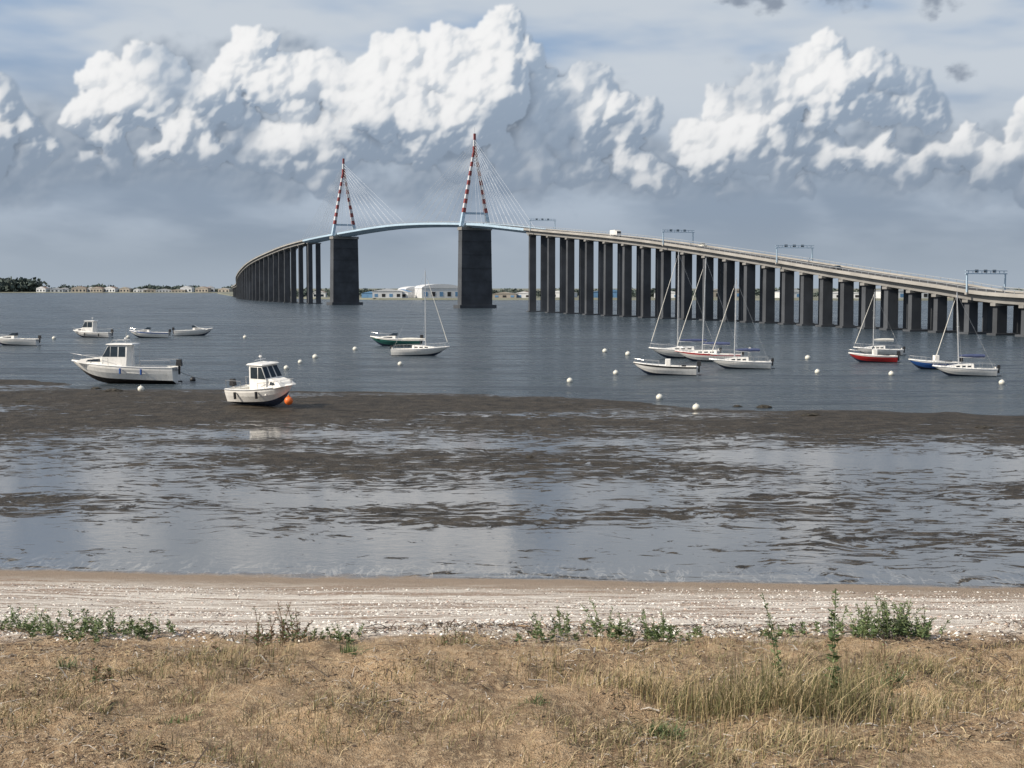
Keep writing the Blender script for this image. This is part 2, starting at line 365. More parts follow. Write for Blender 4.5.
bh=N.m('ADD',N.m('MULTIPLY',f2,.6),N.m('MULTIPLY',f3,.4))
bl=N.bump(bh,N.m('SUBTRACT',1.,mudm),.08)
mh=N.noise(pos,1.6,5,.65)
dry=N.m('MULTIPLY',mudm,N.m('MULTIPLY_ADD',wetm,-.975,1.))
N.set(P.inputs['Normal'],N.bump(mh,dry,.35,bl))
gridmesh('beach_ground',XX,YY,ZZ,gm)

# ---------------------------------------------------------------- water
wm=bpy.data.materials.new('estuary_water'); wm.use_nodes=True; N=NT(wm.node_tree); P=N.n['Principled BSDF']
pos=N.n.new('ShaderNodeNewGeometry').outputs['Position']
big=N.noise(N.v('MULTIPLY',pos,(.006,.02,0)),1.,4,.6)
mid_=N.noise(N.v('MULTIPLY',pos,(.05,.22,0)),1.,6,.7,.4)
c1=N.mix(N.ss(big,.35,.65),(.040,.060,.078,1),(.072,.095,.112,1))
N.set(P.inputs['Base Color'],N.mix(N.ss(mid_,.4,.65),c1,(.026,.038,.052,1)))
N.set(P.inputs['Roughness'],N.ss(mid_,.35,.65,.14,.34)); P.inputs['IOR'].default_value=1.33
wv=N.noise(N.v('MULTIPLY',pos,(.45,1.2,0)),1.1,6,.68,.3)
hh=N.m('ADD',wv,N.m('MULTIPLY',mid_,2.2))
N.set(P.inputs['Normal'],N.bump(hh,1.,.7))
x=np.array([-16000,-4000,-1000,-200,0,200,1000,4000,16000.]); y=np.array([40,120,400,1200,4000,12000,22000.])
a,b=np.meshgrid(x,y); gridmesh('water',a,b,a*0,wm)

# ---------------------------------------------------------------- bridge
CP=np.array([(-275,1400,7),(-262,1330,9),(-238,1230,11.5),(-204,1060,17.5),(-169,920,24.5),(-132,800,29.5),(-106,725,31.8),(-79.6,667,33.6),(-47,612,35.3),(-14.8,560,33.4),
 (9.4,470,27.4),(35.2,385,21.3),(57.6,325,15.2),(69,285,11.4),(78.5,253,8.5),(86,234,6.8),(104,172,5.6),(126,95,5.1),(146,25,4.9),(156,-10,4.8)],float)
def crom(P,k=40):
    out=[]; 
    for i in range(1,len(P)-2):
        p0,p1,p2,p3=P[i-1:i+3]
        for t in np.linspace(0,1,k,endpoint=False):
            out.append(.5*((2*p1)+(-p0+p2)*t+(2*p0-5*p1+4*p2-p3)*t*t+(-p0+3*p1-3*p2+p3)*t**3))
    out.append(P[-2]); return np.array(out)
CL=crom(CP); seg=np.linalg.norm(np.diff(CL[:,:2],axis=0),axis=1); S=np.concatenate([[0],np.cumsum(seg)])
def at(s):
    p=np.array([np.interp(s,S,CL[:,k]) for k in range(3)]); a=np.array([np.interp(s+1,S,CL[:,k]) for k in range(2)]); b=np.array([np.interp(s-1,S,CL[:,k]) for k in range(2)])
    t=(a-b)/np.linalg.norm(a-b); return p,t,np.array([t[1],-t[0]])
def s_of(x,y): return S[np.argmin((CL[:,0]-x)**2+(CL[:,1]-y)**2)]
sL=s_of(-79.6,667); sR=s_of(-14.8,560); sM=s_of(9.4,470)
bridge=empty('cable_stayed_bridge')
def sweep(mb,s0,s1,prof,m,step=4):
    ss_=np.linspace(s0,s1,max(2,int((s1-s0)/step))); rings=[]
    for s in ss_:
        p,t,n=at(s); rings.append([mb.addv((p[0]+n[0]*o,p[1]+n[1]*o,p[2]+z)) for o,z in prof])
    k=len(prof)
    for a,b in zip(rings[:-1],rings[1:]):
        for i in range(k): mb.face((a[i],a[(i+1)%k],b[(i+1)%k],b[i]),m)
    mb.face(list(reversed(rings[0])),m); mb.face(rings[-1],m)
Send=S[-1]
def rect(o0,o1,z0,z1): return [(o0,z0),(o1,z0),(o1,z1),(o0,z1)]
mb=MB(); sA=sL-55; sB=sM-6
sweep(mb,sA,sB,[(-1.8,-1.5),(1.8,-1.5),(4.1,-.5),(4.1,0),(-4.1,0),(-4.1,-.5)],steelb); mb.obj('steel_box_deck',bridge)
mb=MB()
for a,b in((0,sA-.02),(sB+.02,Send)):
    sweep(mb,a,b,rect(-4.1,4.1,-.3,0),concp); 
    for o in(-2.9,-1.,1.,2.9): sweep(mb,a,b,rect(o-.22,o+.22,-1.5,-.3),conc)
mb.obj('concrete_girders',bridge)
mb=MB(); sweep(mb,0,Send,rect(-3.4,3.4,.004,.05),asph)
mb.obj('roadway',bridge)
mb=MB()
for sgn in(-1,1):
    for a,b,m in((0,sA,concp),(sA+.02,sB,steelb),(sB+.02,Send,concp)):
        sweep(mb,a,b,rect(min(sgn*3.75,sgn*4.05),max(sgn*3.75,sgn*4.05),.004,.32),m)
        sweep(mb,a,b,rect(sgn*3.9-.05,sgn*3.9+.05,.75,.85),railm)
        for s in np.arange(a+1,b,2.5):
            p,t,n=at(s); c=p[:2]+n*sgn*3.9; mb.box((c[0],c[1],p[2]+.535),(.08,.08,.42),railm)
mb.obj('parapet_railing',bridge)
mb=MB(); s=sR
while s<Send: 
    p,t,n=at(s); rz=math.atan2(t[1],t[0]); mb.box((p[0],p[1],p[2]+.056),(2,.12,.004),pwh,rz); s+=5
mb.obj('lane_markings',bridge)
mb=MB()
ps=[]; s=sM-2
while s<Send-10:
    ps.append(s); s+=np.interp(s-sR,[90,180,240,330],[21,12.5,9.5,7.5])
s=sL-48
while s>8: ps.append(s); s-=20
for s in ps:
    p,t,n=at(s); rz=math.atan2(n[1],n[0]); top=p[2]-1.5; g0=float(zf(p[0],p[1])) if p[1]<300 else -3; g0=min(g0,-.5) if p[1]>100 else g0-.5
    wcol=2.3 if top>8 else 2.1; dep=1.5 if top>8 else 1.2
    for sg in(-1,1):
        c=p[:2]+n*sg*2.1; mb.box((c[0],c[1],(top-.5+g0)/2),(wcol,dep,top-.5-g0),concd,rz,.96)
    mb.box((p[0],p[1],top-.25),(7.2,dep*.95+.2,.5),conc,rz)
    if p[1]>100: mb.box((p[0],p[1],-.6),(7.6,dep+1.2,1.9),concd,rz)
mb.obj('viaduct_piers',bridge)
def pylon(s,idx):
    p,t,n=at(s); rz=math.atan2(n[1],n[0]); e=empty('pylon',(p[0],p[1],0),rz); e.parent=bridge
    mb=MB(); zt=p[2]-1.6
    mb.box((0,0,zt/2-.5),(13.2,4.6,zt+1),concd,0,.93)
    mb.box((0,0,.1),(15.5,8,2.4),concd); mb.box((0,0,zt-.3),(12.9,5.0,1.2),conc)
    for k in range(1,6): mb.box((0,0,zt*k/6),(13.25-.9*k/6,4.7,.12),concd)
    mb.obj('pier_shaft',e)
    mb=MB(); z0=p[2]-1; z1=61.5; nb=16
    for sg in(-1,1):
        for k in range(nb):
            a=k/nb;b=(k+1)/nb
            f=lambda q:Vector((sg*(5.7+(.45-5.7)*q),0,z0+(z1-z0)*q))
            wd=lambda q:1.3-.55*q
            m=steelb if k<3 else (pred if k%2 else pwh)
            mb.beam(f(a),f(b),wd(a),wd(b),m,wd(a)*1.5,wd(b)*1.3)
    for k in range(3): mb.box((0,0,z1+.01+2.5*k+1.25),(1.3-.25*k,1.2-.2*k,2.49),pwh if k%2 else pred)
    mb.box((0,0,z0+5.2),(9.2,.9,.8),steelb); mb.cyl((0,0,z1+7.5),(0,0,z1+10),.08,.05,steel)
    mb.obj('a_frame_mast',e)
    mb=MB()
    for sd_ in(-1,1):
        far=9
        for k in range(far):
            ds=sd_*(14+k*(60 if (idx==1 and sd_>0) else 46)/(far-1)); q,tt,nn=at(s+ds)
            hz_=z1+5-(far-1-k)*1.15
            for sg in(-1,1):
                mb.cyl((p[0],p[1],hz_),(q[0]+nn[0]*sg*3.6,q[1]+nn[1]*sg*3.6,q[2]+.1),.04,.04,cab,4,False)
    mb.obj('stay_cables',bridge)
pylon(sL,0); pylon(sR,1)
for s in(sR+96,sR+205,sR+262,sR+331.):
    p,t,n=at(s); rz=math.atan2(n[1],n[0]); mb=MB()
    for sg in(-1,1): mb.box((sg*4.3,0,1.5),(.22,.22,3.4),steelb); mb.box((sg*4.3,0,-.3),(.5,.5,.4),concp)
    mb.box((0,0,3.1),(9.4,.2,.16),steelb); mb.box((0,0,3.6),(9.4,.2,.12),steelb)
    for k in range(9): mb.box((-4+k,0,3.35),(.08,.1,.45),steelb)
    for k in(-2,0,2): mb.box((k,-.2,3.55),(.7,.15,.5),dark)
    o=mb.obj('signal_gantry',bridge); o.location=p; o.rotation_euler=(0,0,rz)
def road_pose(s,off):
    p,t,n=at(s); return (p[0]+n[0]*off,p[1]+n[1]*off,p[2]+.05),math.atan2(t[1],t[0])
def wheels(e,xs,w,r):
    mb=MB()
    for x in xs:
        for sg in(-1,1): mb.cyl((x,sg*(w/2-.16),r),(x,sg*(w/2+.02),r),r,r,dark,14)
    mb.obj('wheels',e)
def car(s,off,col):
    loc,rz=road_pose(s,off); e=empty('car',loc,rz); e.scale=(.6,.6,.6)
    mb=MB(); mb.prism([(-2.1,.3),(2.1,.3),(2.15,.6),(2.0,.8),(1.1,.92),(-2.05,.95),(-2.15,.6)],1.74,1.66,col); mb.obj('body',e,bevel=.04)
    mb=MB(); mb.prism([(-1.9,.93),(1.15,.9),(.45,1.4),(-1.3,1.42)],1.6,1.2,glass); mb.obj('windows',e)
    mb=MB(); mb.prism([(-1.35,1.415),(.5,1.4),(.3,1.47),(-1.15,1.49)],1.24,1.1,col); mb.obj('roof',e)
    wheels(e,(-1.3,1.3),1.74,.31)
def truck(s,off,col):
    loc,rz=road_pose(s,off); e=empty('truck',loc,rz); e.scale=(.6,.6,.6)
    mb=MB(); mb.box((-1.2,0,2.0),(6.6,2.4,2.5),col); mb.obj('cargo_box',e,bevel=.05)
    mb=MB(); mb.prism([(2.3,.5),(4.2,.5),(4.2,1.5),(3.9,2.7),(2.3,2.9)],2.3,2.2,white); mb.quad([(4.22,-1,1.55),(4.22,1,1.55),(3.96,1,2.5),(3.96,-1,2.5)],glass); mb.obj('cab',e)
    mb=MB(); mb.box((.3,0,.6),(7.6,.9,.25),dark); mb.obj('chassis',e); wheels(e,(-3.4,-2.4,3.2),2.4,.48)
truck(sR+168,1.6,white); car(sR+215,-1.7,cream); car(sR+285,1.7,dark)

# ---------------------------------------------------------------- far shore
fsm=mat('far_shore_ground',(.15,.155,.12),.9,.3,.02)
fr=[(-6000,2600),(-1400,2450),(-700,2300),(-470,2240),(-420,2000),(-285,1420),(-215,1150),(-140,1010),(-90,950),(60,930),(260,900),(700,860),(2000,800),(6000,700)]
mb=MB(); a=[mb.addv((x,y-6,-1)) for x,y in fr]; b=[mb.addv((x,y,1.2)) for x,y in fr]; c=[mb.addv((x*1.1,y+300,2.)) for x,y in fr]; d=[mb.addv((x*1.6,13500,3.)) for x,y in fr]
for r0,r1 in((a,b),(b,c),(c,d)):
    for i in range(len(fr)-1): mb.face((r0[i],r0[i+1],r1[i+1],r1[i]),fsm)
mb.obj('far_shore')
roofg=mat('grey_roof',(.26,.27,.285),.7,.1,.1); wallw=mat('white_cladding',(.64,.65,.66),.6,.06,.1); wallb=mat('blue_cladding',(.12,.25,.42),.6,.08,.1); wallt=mat('tan_render',(.38,.34,.29),.8,.1,.1); rooft=mat('tile_roof',(.22,.15,.12),.85,.15,.2)
def hall(px,D,w,dp,h,kind,wall,roof):
    X=(px-512)/1400*D; e=empty({'arch':'arched_hangar','gable':'warehouse','house':'house'}[kind],(X,D,1.2),random.uniform(-.3,.3))
    mb=MB(); mb.box((0,0,h*.35),(w,dp,h*.7),wall); mb.obj('walls',e)
    mb=MB()
    if kind=='arch':
        pts=[(-w/2*1.02*math.cos(math.pi*k/10),h*.7+.01+h*.3*math.sin(math.pi*k/10)) for k in range(11)]
    else: pts=[(-w/2*1.03,h*.7+.01),(-0.0,h),(w/2*1.03,h*.7+.01)]
    n=len(pts); i=len(mb.v)
    for y in(-dp/2-.3,dp/2+.3):
        for x,z in pts: mb.addv((x,y,z))
    for k in range(n-1): mb.face((i+k,i+k+1,i+n+k+1,i+n+k),roof)
    mb.face(range(i,i+n),wall); mb.face(reversed(range(i+n,i+2*n)),wall); mb.face((i,i+n,i+2*n-1,i+n-1),roof)
    mb.obj('roof',e)
    mb=MB(); k=max(2,int(w/5))
    for j in range(k): mb.box((-w/2+(j+.5)*w/k,-dp/2-.06,h*.28),(w/k*.45,.1,h*.32),glass if kind=='house' else (dark if j%2 else wallb))
    mb.obj('doors_and_windows',e)
HB=[(437,965,27,30,9.5,'arch',wallw,wallw),(416,985,20,26,8,'arch',wallw,wallw),(388,960,20,16,6.5,'gable',wallw,roofg),(372,975,12,10,4.5,'gable',wallb,roofg),(402,962,12,10,6,'gable',wallw,wallb),
 (463,975,14,12,5,'gable',wallb,wallw),(505,955,16,12,4.2,'gable',wallt,roofg),(525,960,12,10,4.5,'gable',wallw,rooft),(560,1000,22,14,5,'gable',wallw,roofg),(610,980,26,14,6,'gable',wallb,roofg),(668,960,18,14,5,'gable',wallw,roofg),
 (725,990,30,14,7,'gable',wallt,roofg),(790,960,20,14,6,'gable',wallw,roofg),(842,930,24,14,5,'gable',wallw,rooft),(900,930,34,14,7,'gable',wallw,roofg),(950,940,18,14,5,'gable',wallt,rooft),(1005,920,24,14,6,'gable',wallw,roofg),(320,1030,10,8,5,'house',wallw,rooft)]
def shoreD(px):
    D=2300.
    for _ in range(6): D=float(np.interp((px-512)/1400*D,[-1400,-700,-470],[2450,2300,2240]))
    return D
for px in(44,58,66,81,93,99,112,127,139,147,152,165,180,188,204,211,226): HB.append((px,shoreD(px)+random.uniform(14,34),random.uniform(8,26),12,random.uniform(5,11),'house',random.choice((wallw,wallw,wallt)),random.choice((rooft,roofg,roofg))))
for h_ in HB: hall(*h_)
def foliage_cloud(cs,per,size):
    cs=np.asarray(cs); n=len(cs)*per; c=np.repeat(cs,per,0)
    d=rng.normal(size=(n,3)); d/=np.linalg.norm(d,axis=1)[:,None]; r=rng.uniform(.35,1.05,n)[:,None]
    ctr=c[:,:3]+d*r*c[:,3:6]; sz=size*c[:,5:6]*rng.uniform(.5,1.2,(n,1))
    a=rng.normal(size=(n,3)); a/=np.linalg.norm(a,axis=1)[:,None]; b=np.cross(a,rng.normal(size=(n,3))); b/=np.linalg.norm(b,axis=1)[:,None]
    v=np.stack([ctr-a*sz-b*sz*.7,ctr+a*sz-b*sz*.6,ctr+a*sz*.8+b*sz,ctr-a*sz*.7+b*sz*.8],1).reshape(-1,3)
    return v,np.arange(n*4).reshape(-1,4)
tg=mat('hazed_distant_foliage',(.075,.10,.088),.9,.4,.05)  # aerial haze put into the leaf colour as a blue-grey cast
cs=[]
for i in range(330):
    px=random.uniform(-60,238); D=shoreD(px)+random.uniform(25,140); hgt=random.uniform(4,10)*(1+.5*math.sin(px*.11)*math.sin(px*.037))
    if px<36: hgt=random.uniform(12,24)
    cs.append(((px-512)/1400*D,D,1.5+hgt*.5,hgt*random.uniform(.7,1.5),hgt*.6,hgt*.55))
for i in range(300):
    px=random.uniform(250,1150); D=random.uniform(1000,1200); hgt=random.uniform(3,6.5)
    cs.append(((px-512)/1400*D,D,1.5+hgt*.5,hgt*1.,hgt*.6,hgt*.55))
v,f=foliage_cloud(cs,90,.24); npmesh('distant_tree_line',v,f,tg)

# ---------------------------------------------------------------- boats
def hull(e,L,Bm,F,hm,stripe,bot,tc=.55,nst=18,zwl=.0,rake=.09):
    mb=MB(); st=[]
    def sec(t):
        b=Bm/2*(.84+.16*math.sin(min(1,t/.45)*math.pi/2))
        if t>.45: b*=max(.0,1-((t-.45)/.55)**2.3)
        zs=F*(.92+.42*t**2.2); zk=-.28*min(1,F)+ (max(0,(t-.62)/.38)**2.4)*(zs*.72)
        x=-L/2+t*L*(1-rake)
        ch=zk+(zs-zk)*(.24+.12*t)
        P=[(0,zk,0),(b*(.80-.25*t),ch,.35),(b*(.93-.08*t),zk+(zs-zk)*.62,.62),(b*.985,zk+(zs-zk)*.84,.84),(b,zs,1)]
        return [(x+rake*L*hf*t**2,y,z) for y,z,hf in P],x,b,zs
    rows=[]
    for i in range(nst+1):
        t=i/nst; P,x,b,zs=sec(t); Rr=[mb.addv((p[0],p[1],p[2])) for p in P]; Ll=[Rr[0]]+[mb.addv((p[0],-p[1],p[2])) for p in P[1:]]
        rows.append((Rr,Ll))
    ms=[bot,hm,hm,stripe]
    for (r0,l0),(r1,l1) in zip(rows[:-1],rows[1:]):
        for k in range(4):
            mb.face((r0[k],r1[k],r1[k+1],r0[k+1]),ms[k]); mb.face((l0[k+1],l1[k+1],l1[k],l0[k]),ms[k])
    r,l=rows[0]; mb.face(list(r)+list(reversed(l[1:])),hm)
    mb.obj('hull',e,smooth=False)
    mb=MB(); prev=None
    for i in range(nst+1):
        t=i/nst; P,x,b,zs=sec(t); x=P[4][0]; fl=zs-.42*F if t<tc else zs+.05
        bi=max(0,b-.09); row=[(x,b,zs),(x,bi,zs+.03),(x,max(0,bi-.02),fl),(x,0,fl+(.04 if t>=tc else 0))]
        ids=[mb.addv(p) for p in row]+[mb.addv((p[0],-p[1],p[2])) for p in reversed(row[:-1])]
        if prev:
            for k in range(6): mb.face((prev[k+1],prev[k],ids[k],ids[k+1]),white)
        prev=ids
    P,x,b,zs=sec(0); mb.box((-L/2+.05,0,zs*.86),(.1,b*1.9,zs*.3),white)
    mb.obj('deck',e)
    mb=MB()
    for sg in(-1,1):
        pts=[]
        for i in range(nst+1): P,x,b,zs=sec(i/nst); pts.append((P[4][0],sg*(b+.01),zs-.02))
        mb.tube(pts,.03,alum if stripe is hm else stripe,5)
    mb.obj('rub_rail',e)
    return sec
def outboard(e,L,F,y=0,h=1.):
    mb=MB(); x=-L/2-.22
    mb.box((x,y,F*.95+.28*h),(.42*h,.32*h,.46*h),dark,0,.8); mb.box((x,y,F*.95-.2*h),(.16,.12,.7*h),dark); mb.box((x+.18,y,F*.85),(.25,.25,.2),alum)
    mb.box((x-.05,y,-.05),(.34,.04,.12),dark); mb.cyl((x-.22,y,-.08),(x-.18,y,-.08),.12,.12,dark,8)
    mb.obj('outboard_motor',e,bevel=.04)
def pulpit(e,sec,t0,t1,h=.5):
    mb=MB(); N_=9; L_=[];R_=[]
    for i in range(N_):
        t=t0+(t1-t0)*i/(N_-1); P,x,b,zs=sec(t); L_.append((P[4][0],max(0,b-.06),zs+h)); R_.append((P[4][0],-max(0,b-.06),zs+h))
        for sg in(-1,1):
            if i%2==0: mb.cyl((P[4][0],sg*max(0,b-.06),zs),(P[4][0],sg*max(0,b-.06),zs+h),.014,.014,steel,5)
    P,x,b,zs=sec(1.); tip=(P[4][0]+.12,0,zs+h+.02)
    mb.tube(L_+[tip],.018,steel,5); mb.tube(R_+[tip],.018,steel,5); mb.obj('bow_rail',e)
def panel(mb,W,quad_,m,off=.012):
    for sg in(-1,1):
        ps=[(x,sg*(W(z)/2+off),z) for x,z in quad_]
        if sg>0: ps=ps[::-1]
        mb.quad(ps,m)
def fwin(mb,p0,p1,W,m,nx=3,off=.015,mg=.09):
    dx,dz=p1[0]-p0[0],p1[1]-p0[1]; l=math.hypot(dx,dz); nxn,nzn=(dz/l,-dx/l)
    a=(p0[0]+dx*.12+nxn*off,p0[1]+dz*.12+nzn*off); b=(p0[0]+dx*.88+nxn*off,p0[1]+dz*.88+nzn*off)
    for k in range(nx):
        u0=-.5+(k+mg)/nx; u1=-.5+(k+1-mg)/nx
        mb.quad([(a[0],u0*W(p0[1]),a[1]),(a[0],u1*W(p0[1]),a[1]),(b[0],u1*W(p1[1]),b[1]),(b[0],u0*W(p1[1]),b[1])],m)
def motorboat(name,X,Y,z,head,L,style='cuddy',hm=white,stripe=None,bot=None,Bm=None,F=None,roll=0,fend=False):
    e=empty(name,(X,Y,z),math.radians(head),math.radians(roll)); Bm=Bm or L*.36; F=F or .12*L+.1
    stripe=stripe or hm; sec=hull(e,L,Bm,F,hm,stripe,bot or antif,tc=.5)
    if style=='wheelhouse':
        big=L>8; zb=F*.95; hh=1.85 if big else L*.19+.55; x0,x1=(-.06*L,.17*L) if big else (-.08*L,.20*L)
        mb=MB(); W0=mb.prism([(x1-.1,zb+.02),(.43*L,zb+F*.3),(.38*L,zb+F*.36+.18),(x1+.3,zb+F*.36+.38),(x1,zb+F*.36+.40)],Bm*.66,Bm*.48,white); 
        prof=[(x0,zb-.3),(x1+.02,zb-.3),(x1+.02,zb+hh*.42),(x1-.28*hh,zb+hh),(x0-.05,zb+hh)]
        W=mb.prism(prof,Bm*.74,Bm*.58,white); mb.obj('cabin',e)
        mb=MB(); zt=zb+hh*.92; zl=zb+hh*.46; nw=3 if big else 2
        for k in range(nw):
            a=x0+.10+(x1-x0-.12)*k/nw; b=x0+(x1-x0)*(k+1)/nw-.01
            if k<nw-1: q=[(a,zl),(b,zl),(b-.03,zt),(a,zt)]
            else: q=[(a,zl),(b-.02,zl),(x1-.25*hh-.03,zt),(a,zt)]
            panel(mb,W,q,glass)
        fwin(mb,(x1+.02,zb+hh*.42),(x1-.28*hh,zb+hh),W,glass,3)
        panel(mb,W0,[(x1+.2,zb+F*.26+.1),(.33*L,zb+F*.25+.14),(.31*L,zb+F*.3+.22),(x1+.25,zb+F*.33+.26)],glass)
        mb.obj('cabin_windows',e)
        mb=MB(); xr0=x0-.55 if big else x0-.25; xr1=x1-.28*hh+.22
        mb.prism([(xr0,zb+hh+.005),(xr1,zb+hh+.005),(xr1-.12,zb+hh+.09),(xr0+.08,zb+hh+.10)],Bm*.68,Bm*.58,white)
        mb.obj('cabin_roof',e,bevel=.02)
        mb=MB(); 
        if big:
            for sg in(-1,1): mb.cyl((x0-.5,sg*Bm*.28,zb-.2),(x0-.5,sg*Bm*.27,zb+hh),.02,.02,steel,5); mb.tube([(x0+.1,sg*Bm*.22,zb+hh+.1),(x0+.25,sg*Bm*.22,zb+hh+.38),(x1-.8,sg*Bm*.2,zb+hh+.38),(x1-.6,sg*Bm*.2,zb+hh+.1)],.018,steel,5)
        mb.cyl((x0+.4,0,zb+hh),(x0+.3,0,zb+hh+.12*L),.025,.015,alum,5); mb.cyl((x0+.2,.3,zb+hh),(x0+.1,.3,zb+hh+.2*L),.012,.008,steel,4); mb.ball((x0+.38,0,zb+hh+.5),.12,white,8,5,(1,1,.6))
        mb.box((x0+.35,0,zb+hh+.3),(.08,Bm*.4,.04),alum)
        for sg in(-1,1): mb.tube([(-L*.48,sg*Bm*.38,F),(-L*.48,sg*Bm*.38,F+.5),(-L*.2,sg*Bm*.42,F+.5),(-L*.2,sg*Bm*.42,F)],.018,steel,5)
        mb.obj('aerials_and_rails',e); 
        mb=MB(); mb.box((-L*.38,0,F*.75),(L*.08,Bm*.7,.3),cream)
        mb.obj('cockpit_seat',e,bevel=.03)
        mb=MB()
        for sg in(-1,1):
            for t in((.3,.5) if big else (.25,.62)):
                P,x,b,zs=sec(t); mb.cyl((P[4][0],sg*(b+.11),zs-.15),(P[4][0],sg*(b+.11),zs-.6),.09,.09,bluep if big else dark,8)
        mb.obj('fenders',e)
    elif style=='cuddy':
        zb=F*1.0; mb=MB(); W=mb.prism([(-.02*L,zb-.2),(.38*L,zb+.08),(.30*L,zb+.26),(.12*L,zb+.40),(-.02*L,zb+.42)],Bm*.72,Bm*.5,white); mb.obj('cabin',e)
        mb=MB(); panel(mb,W,[(.04*L,zb+.12),(.25*L,zb+.15),(.2*L,zb+.26),(.04*L,zb+.3)],glass)
        W2=mb.prism([(-.04*L,zb+.42),(.12*L,zb+.41),(.02*L,zb+.82),(-.04*L,zb+.82)],Bm*.5,Bm*.42,glass); mb.obj('windscreen',e)
        mb=MB(); mb.box((-.2*L,0,F*.7),(.4,.9,.6),cream); mb.obj('helm_seat',e,bevel=.04)
    elif style=='open':
        mb=MB(); zb=F; mb.box((-.05*L,0,zb+.25),(.5,.6,.8),white); mb.obj('console',e,bevel=.05)
        mb=MB(); mb.quad([(.0,-.28,zb+.65),(.0,.28,zb+.65),(-.12,.26,zb+1.05),(-.12,-.26,zb+1.05)],glass); mb.box((-.3*L,0,zb*.8),(.4,1.,.5),dark); mb.box((.2*L,0,zb*.95),(.6,.9,.35),greenp); mb.obj('windscreen_and_seats',e)
    outboard(e,L,F,0,1 if L<7 else 1.2); pulpit(e,sec,.62,.98,.38 if L<7 else .6)
    return e,sec
def sailboat(name,X,Y,z,head,L,mast,hm=white,stripe=None,roll=0,cover=sailc,rake=0):
    e=empty(name,(X,Y,z),math.radians(head),math.radians(roll)); Bm=L*.34; F=.085*L+.18
    stripe=stripe or hm; sec=hull(e,L,Bm,F,hm,stripe,antif,tc=.38,rake=.12)
    mb=MB(); W=mb.prism([(-.14*L,F-.1),(.30*L,F+.05),(.24*L,F+.22),(.05*L,F+.38),(-.14*L,F+.42)],Bm*.58,Bm*.42,white); mb.obj('cabin',e)
    mb=MB(); 
    for a in(-.1,-.01,.08): panel(mb,W,[(a*L,F+.12),((a+.06)*L,F+.12),((a+.06)*L,F+.24),(a*L,F+.26)],glass)
    mb.obj('cabin_windows',e)
    mb=MB(); mx=.08*L; mb.cyl((mx,0,F+.3),(mx-rake,0,F+mast),.07,.045,alum,8); mb.cyl((mx,0,F+1.0),(mx-.42*L,0,F+.95),.05,.045,alum,6)
    for hgt in(.55,): 
        mb.cyl((mx-rake*hgt,-.45,F+mast*hgt),(mx-rake*hgt,.45,F+mast*hgt),.02,.02,alum,4)
    mb.cyl((mx-rake,0,F+mast),(mx-rake,0,F+mast+.35),.01,.01,steel,4); mb.obj('mast_and_boom',e)
    mb=MB(); 
    for k in range(8):
        a=k/8;b=(k+1)/8; r=lambda q:.06+.13*math.sin(math.pi*min(1,.25+.75*(1-q)))*.9
        mb.cyl((mx-.02-.41*L*a,0,F+1.14-.04*a),(mx-.02-.41*L*b,0,F+1.14-.04*b),r(a),r(b),cover,8)
    mb.obj('furled_mainsail',e)
    mb=MB(); P,x,b,zs=sec(.99); bow=(P[4][0],0,zs); top=(mx-rake,0,F+mast*.98); wr=.010
    mb.cyl(bow,top,wr,wr,steel,4); mb.cyl((-L*.48,0,F),top,wr,wr,steel,4)
    for sg in(-1,1): mb.tube([(mx-.1,sg*Bm*.46,F),(mx-rake*.55,sg*.45,F+mast*.55),top],wr*.8,steel,4)
    a=Vector(bow)*.93+Vector(top)*.07; b_=Vector(bow)*.1+Vector(top)*.9; mb.cyl(a,b_,.045,.025,sailw,6); mb.obj('rigging_and_furled_jib',e)
    mb=MB(); 
    for sg in(-1,1):
        pts=[]
        for i in range(7):
            P,x,b,zs=sec(.05+.8*i/6); q=(P[4][0],sg*(b-.05),zs); mb.cyl(q,(q[0],q[1],zs+.5),.012,.012,steel,4); pts.append((q[0],q[1],zs+.5))
        mb.tube(pts,.01,steel,4)
    mb.box((-L/2-.04,0,F*.5),(.05,.3,F*1.4),white); mb.obj('lifelines_and_rudder',e)
    outboard(e,L,F,.35,.7); pulpit(e,sec,.78,.98,.5)
    return e

motorboat('cabin_cruiser',-32.6,117.5,.24,176,9.0,'wheelhouse',bot=antir,Bm=3.0,F=1.25)
gz=float(zf(-16.6,92)); 
motorboat('cabin_motorboat',-16.3,92,gz+.27,-38,5.6,'wheelhouse',bot=antif,Bm=2.3,F=.95,roll=5)
mb=MB(); mb.ball((0,0,0),.28,orange,14,10); mb.cyl((0,0,.26),(0,0,.38),.05,.04,orange,8); o=mb.obj('mooring_buoy_orange',None,True); o.location=(-14.45,90.3,.72)
motorboat('motorboat',-69.6,196,0.05,178,6.6,'cuddy')
motorboat('motorboat',-68.4,228,0.05,170,6.6,'wheelhouse',F=.8)
motorboat('motorboat',-58.6,226,0.05,186,6.2,'cuddy',stripe=bluep)
motorboat('motorboat',-53.6,236,0.05,5,6.4,'cuddy')
sailboat('sailboat',-10.8,166,.05,-8,6.9,9.2,cover=sailw)
motorboat('motorboat',-16.2,194,.05,176,7.0,'cuddy',hm=greenp,stripe=white)
motorboat('motorboat',14.1,129,.05,172,5.8,'open',hm=white,stripe=dark)
sailboat('sailboat',22.6,139,.05,178,6.0,8.2,rake=.1)
sailboat('sailboat',19.6,160,.05,184,8.0,11.2,cover=sailc)
sailboat('sailboat',21.4,153,.05,168,7.2,10.4,stripe=redp,rake=.3)
motorboat('motorboat',38.9,151,.05,176,5.1,'open',hm=redp,stripe=white)
sailboat('sailboat',43.6,167,.05,182,5.8,6.8,cover=sailw)
sailboat('sailboat',41.2,127.5,.05,176,5.6,6.9,cover=sailc,rake=-.3)
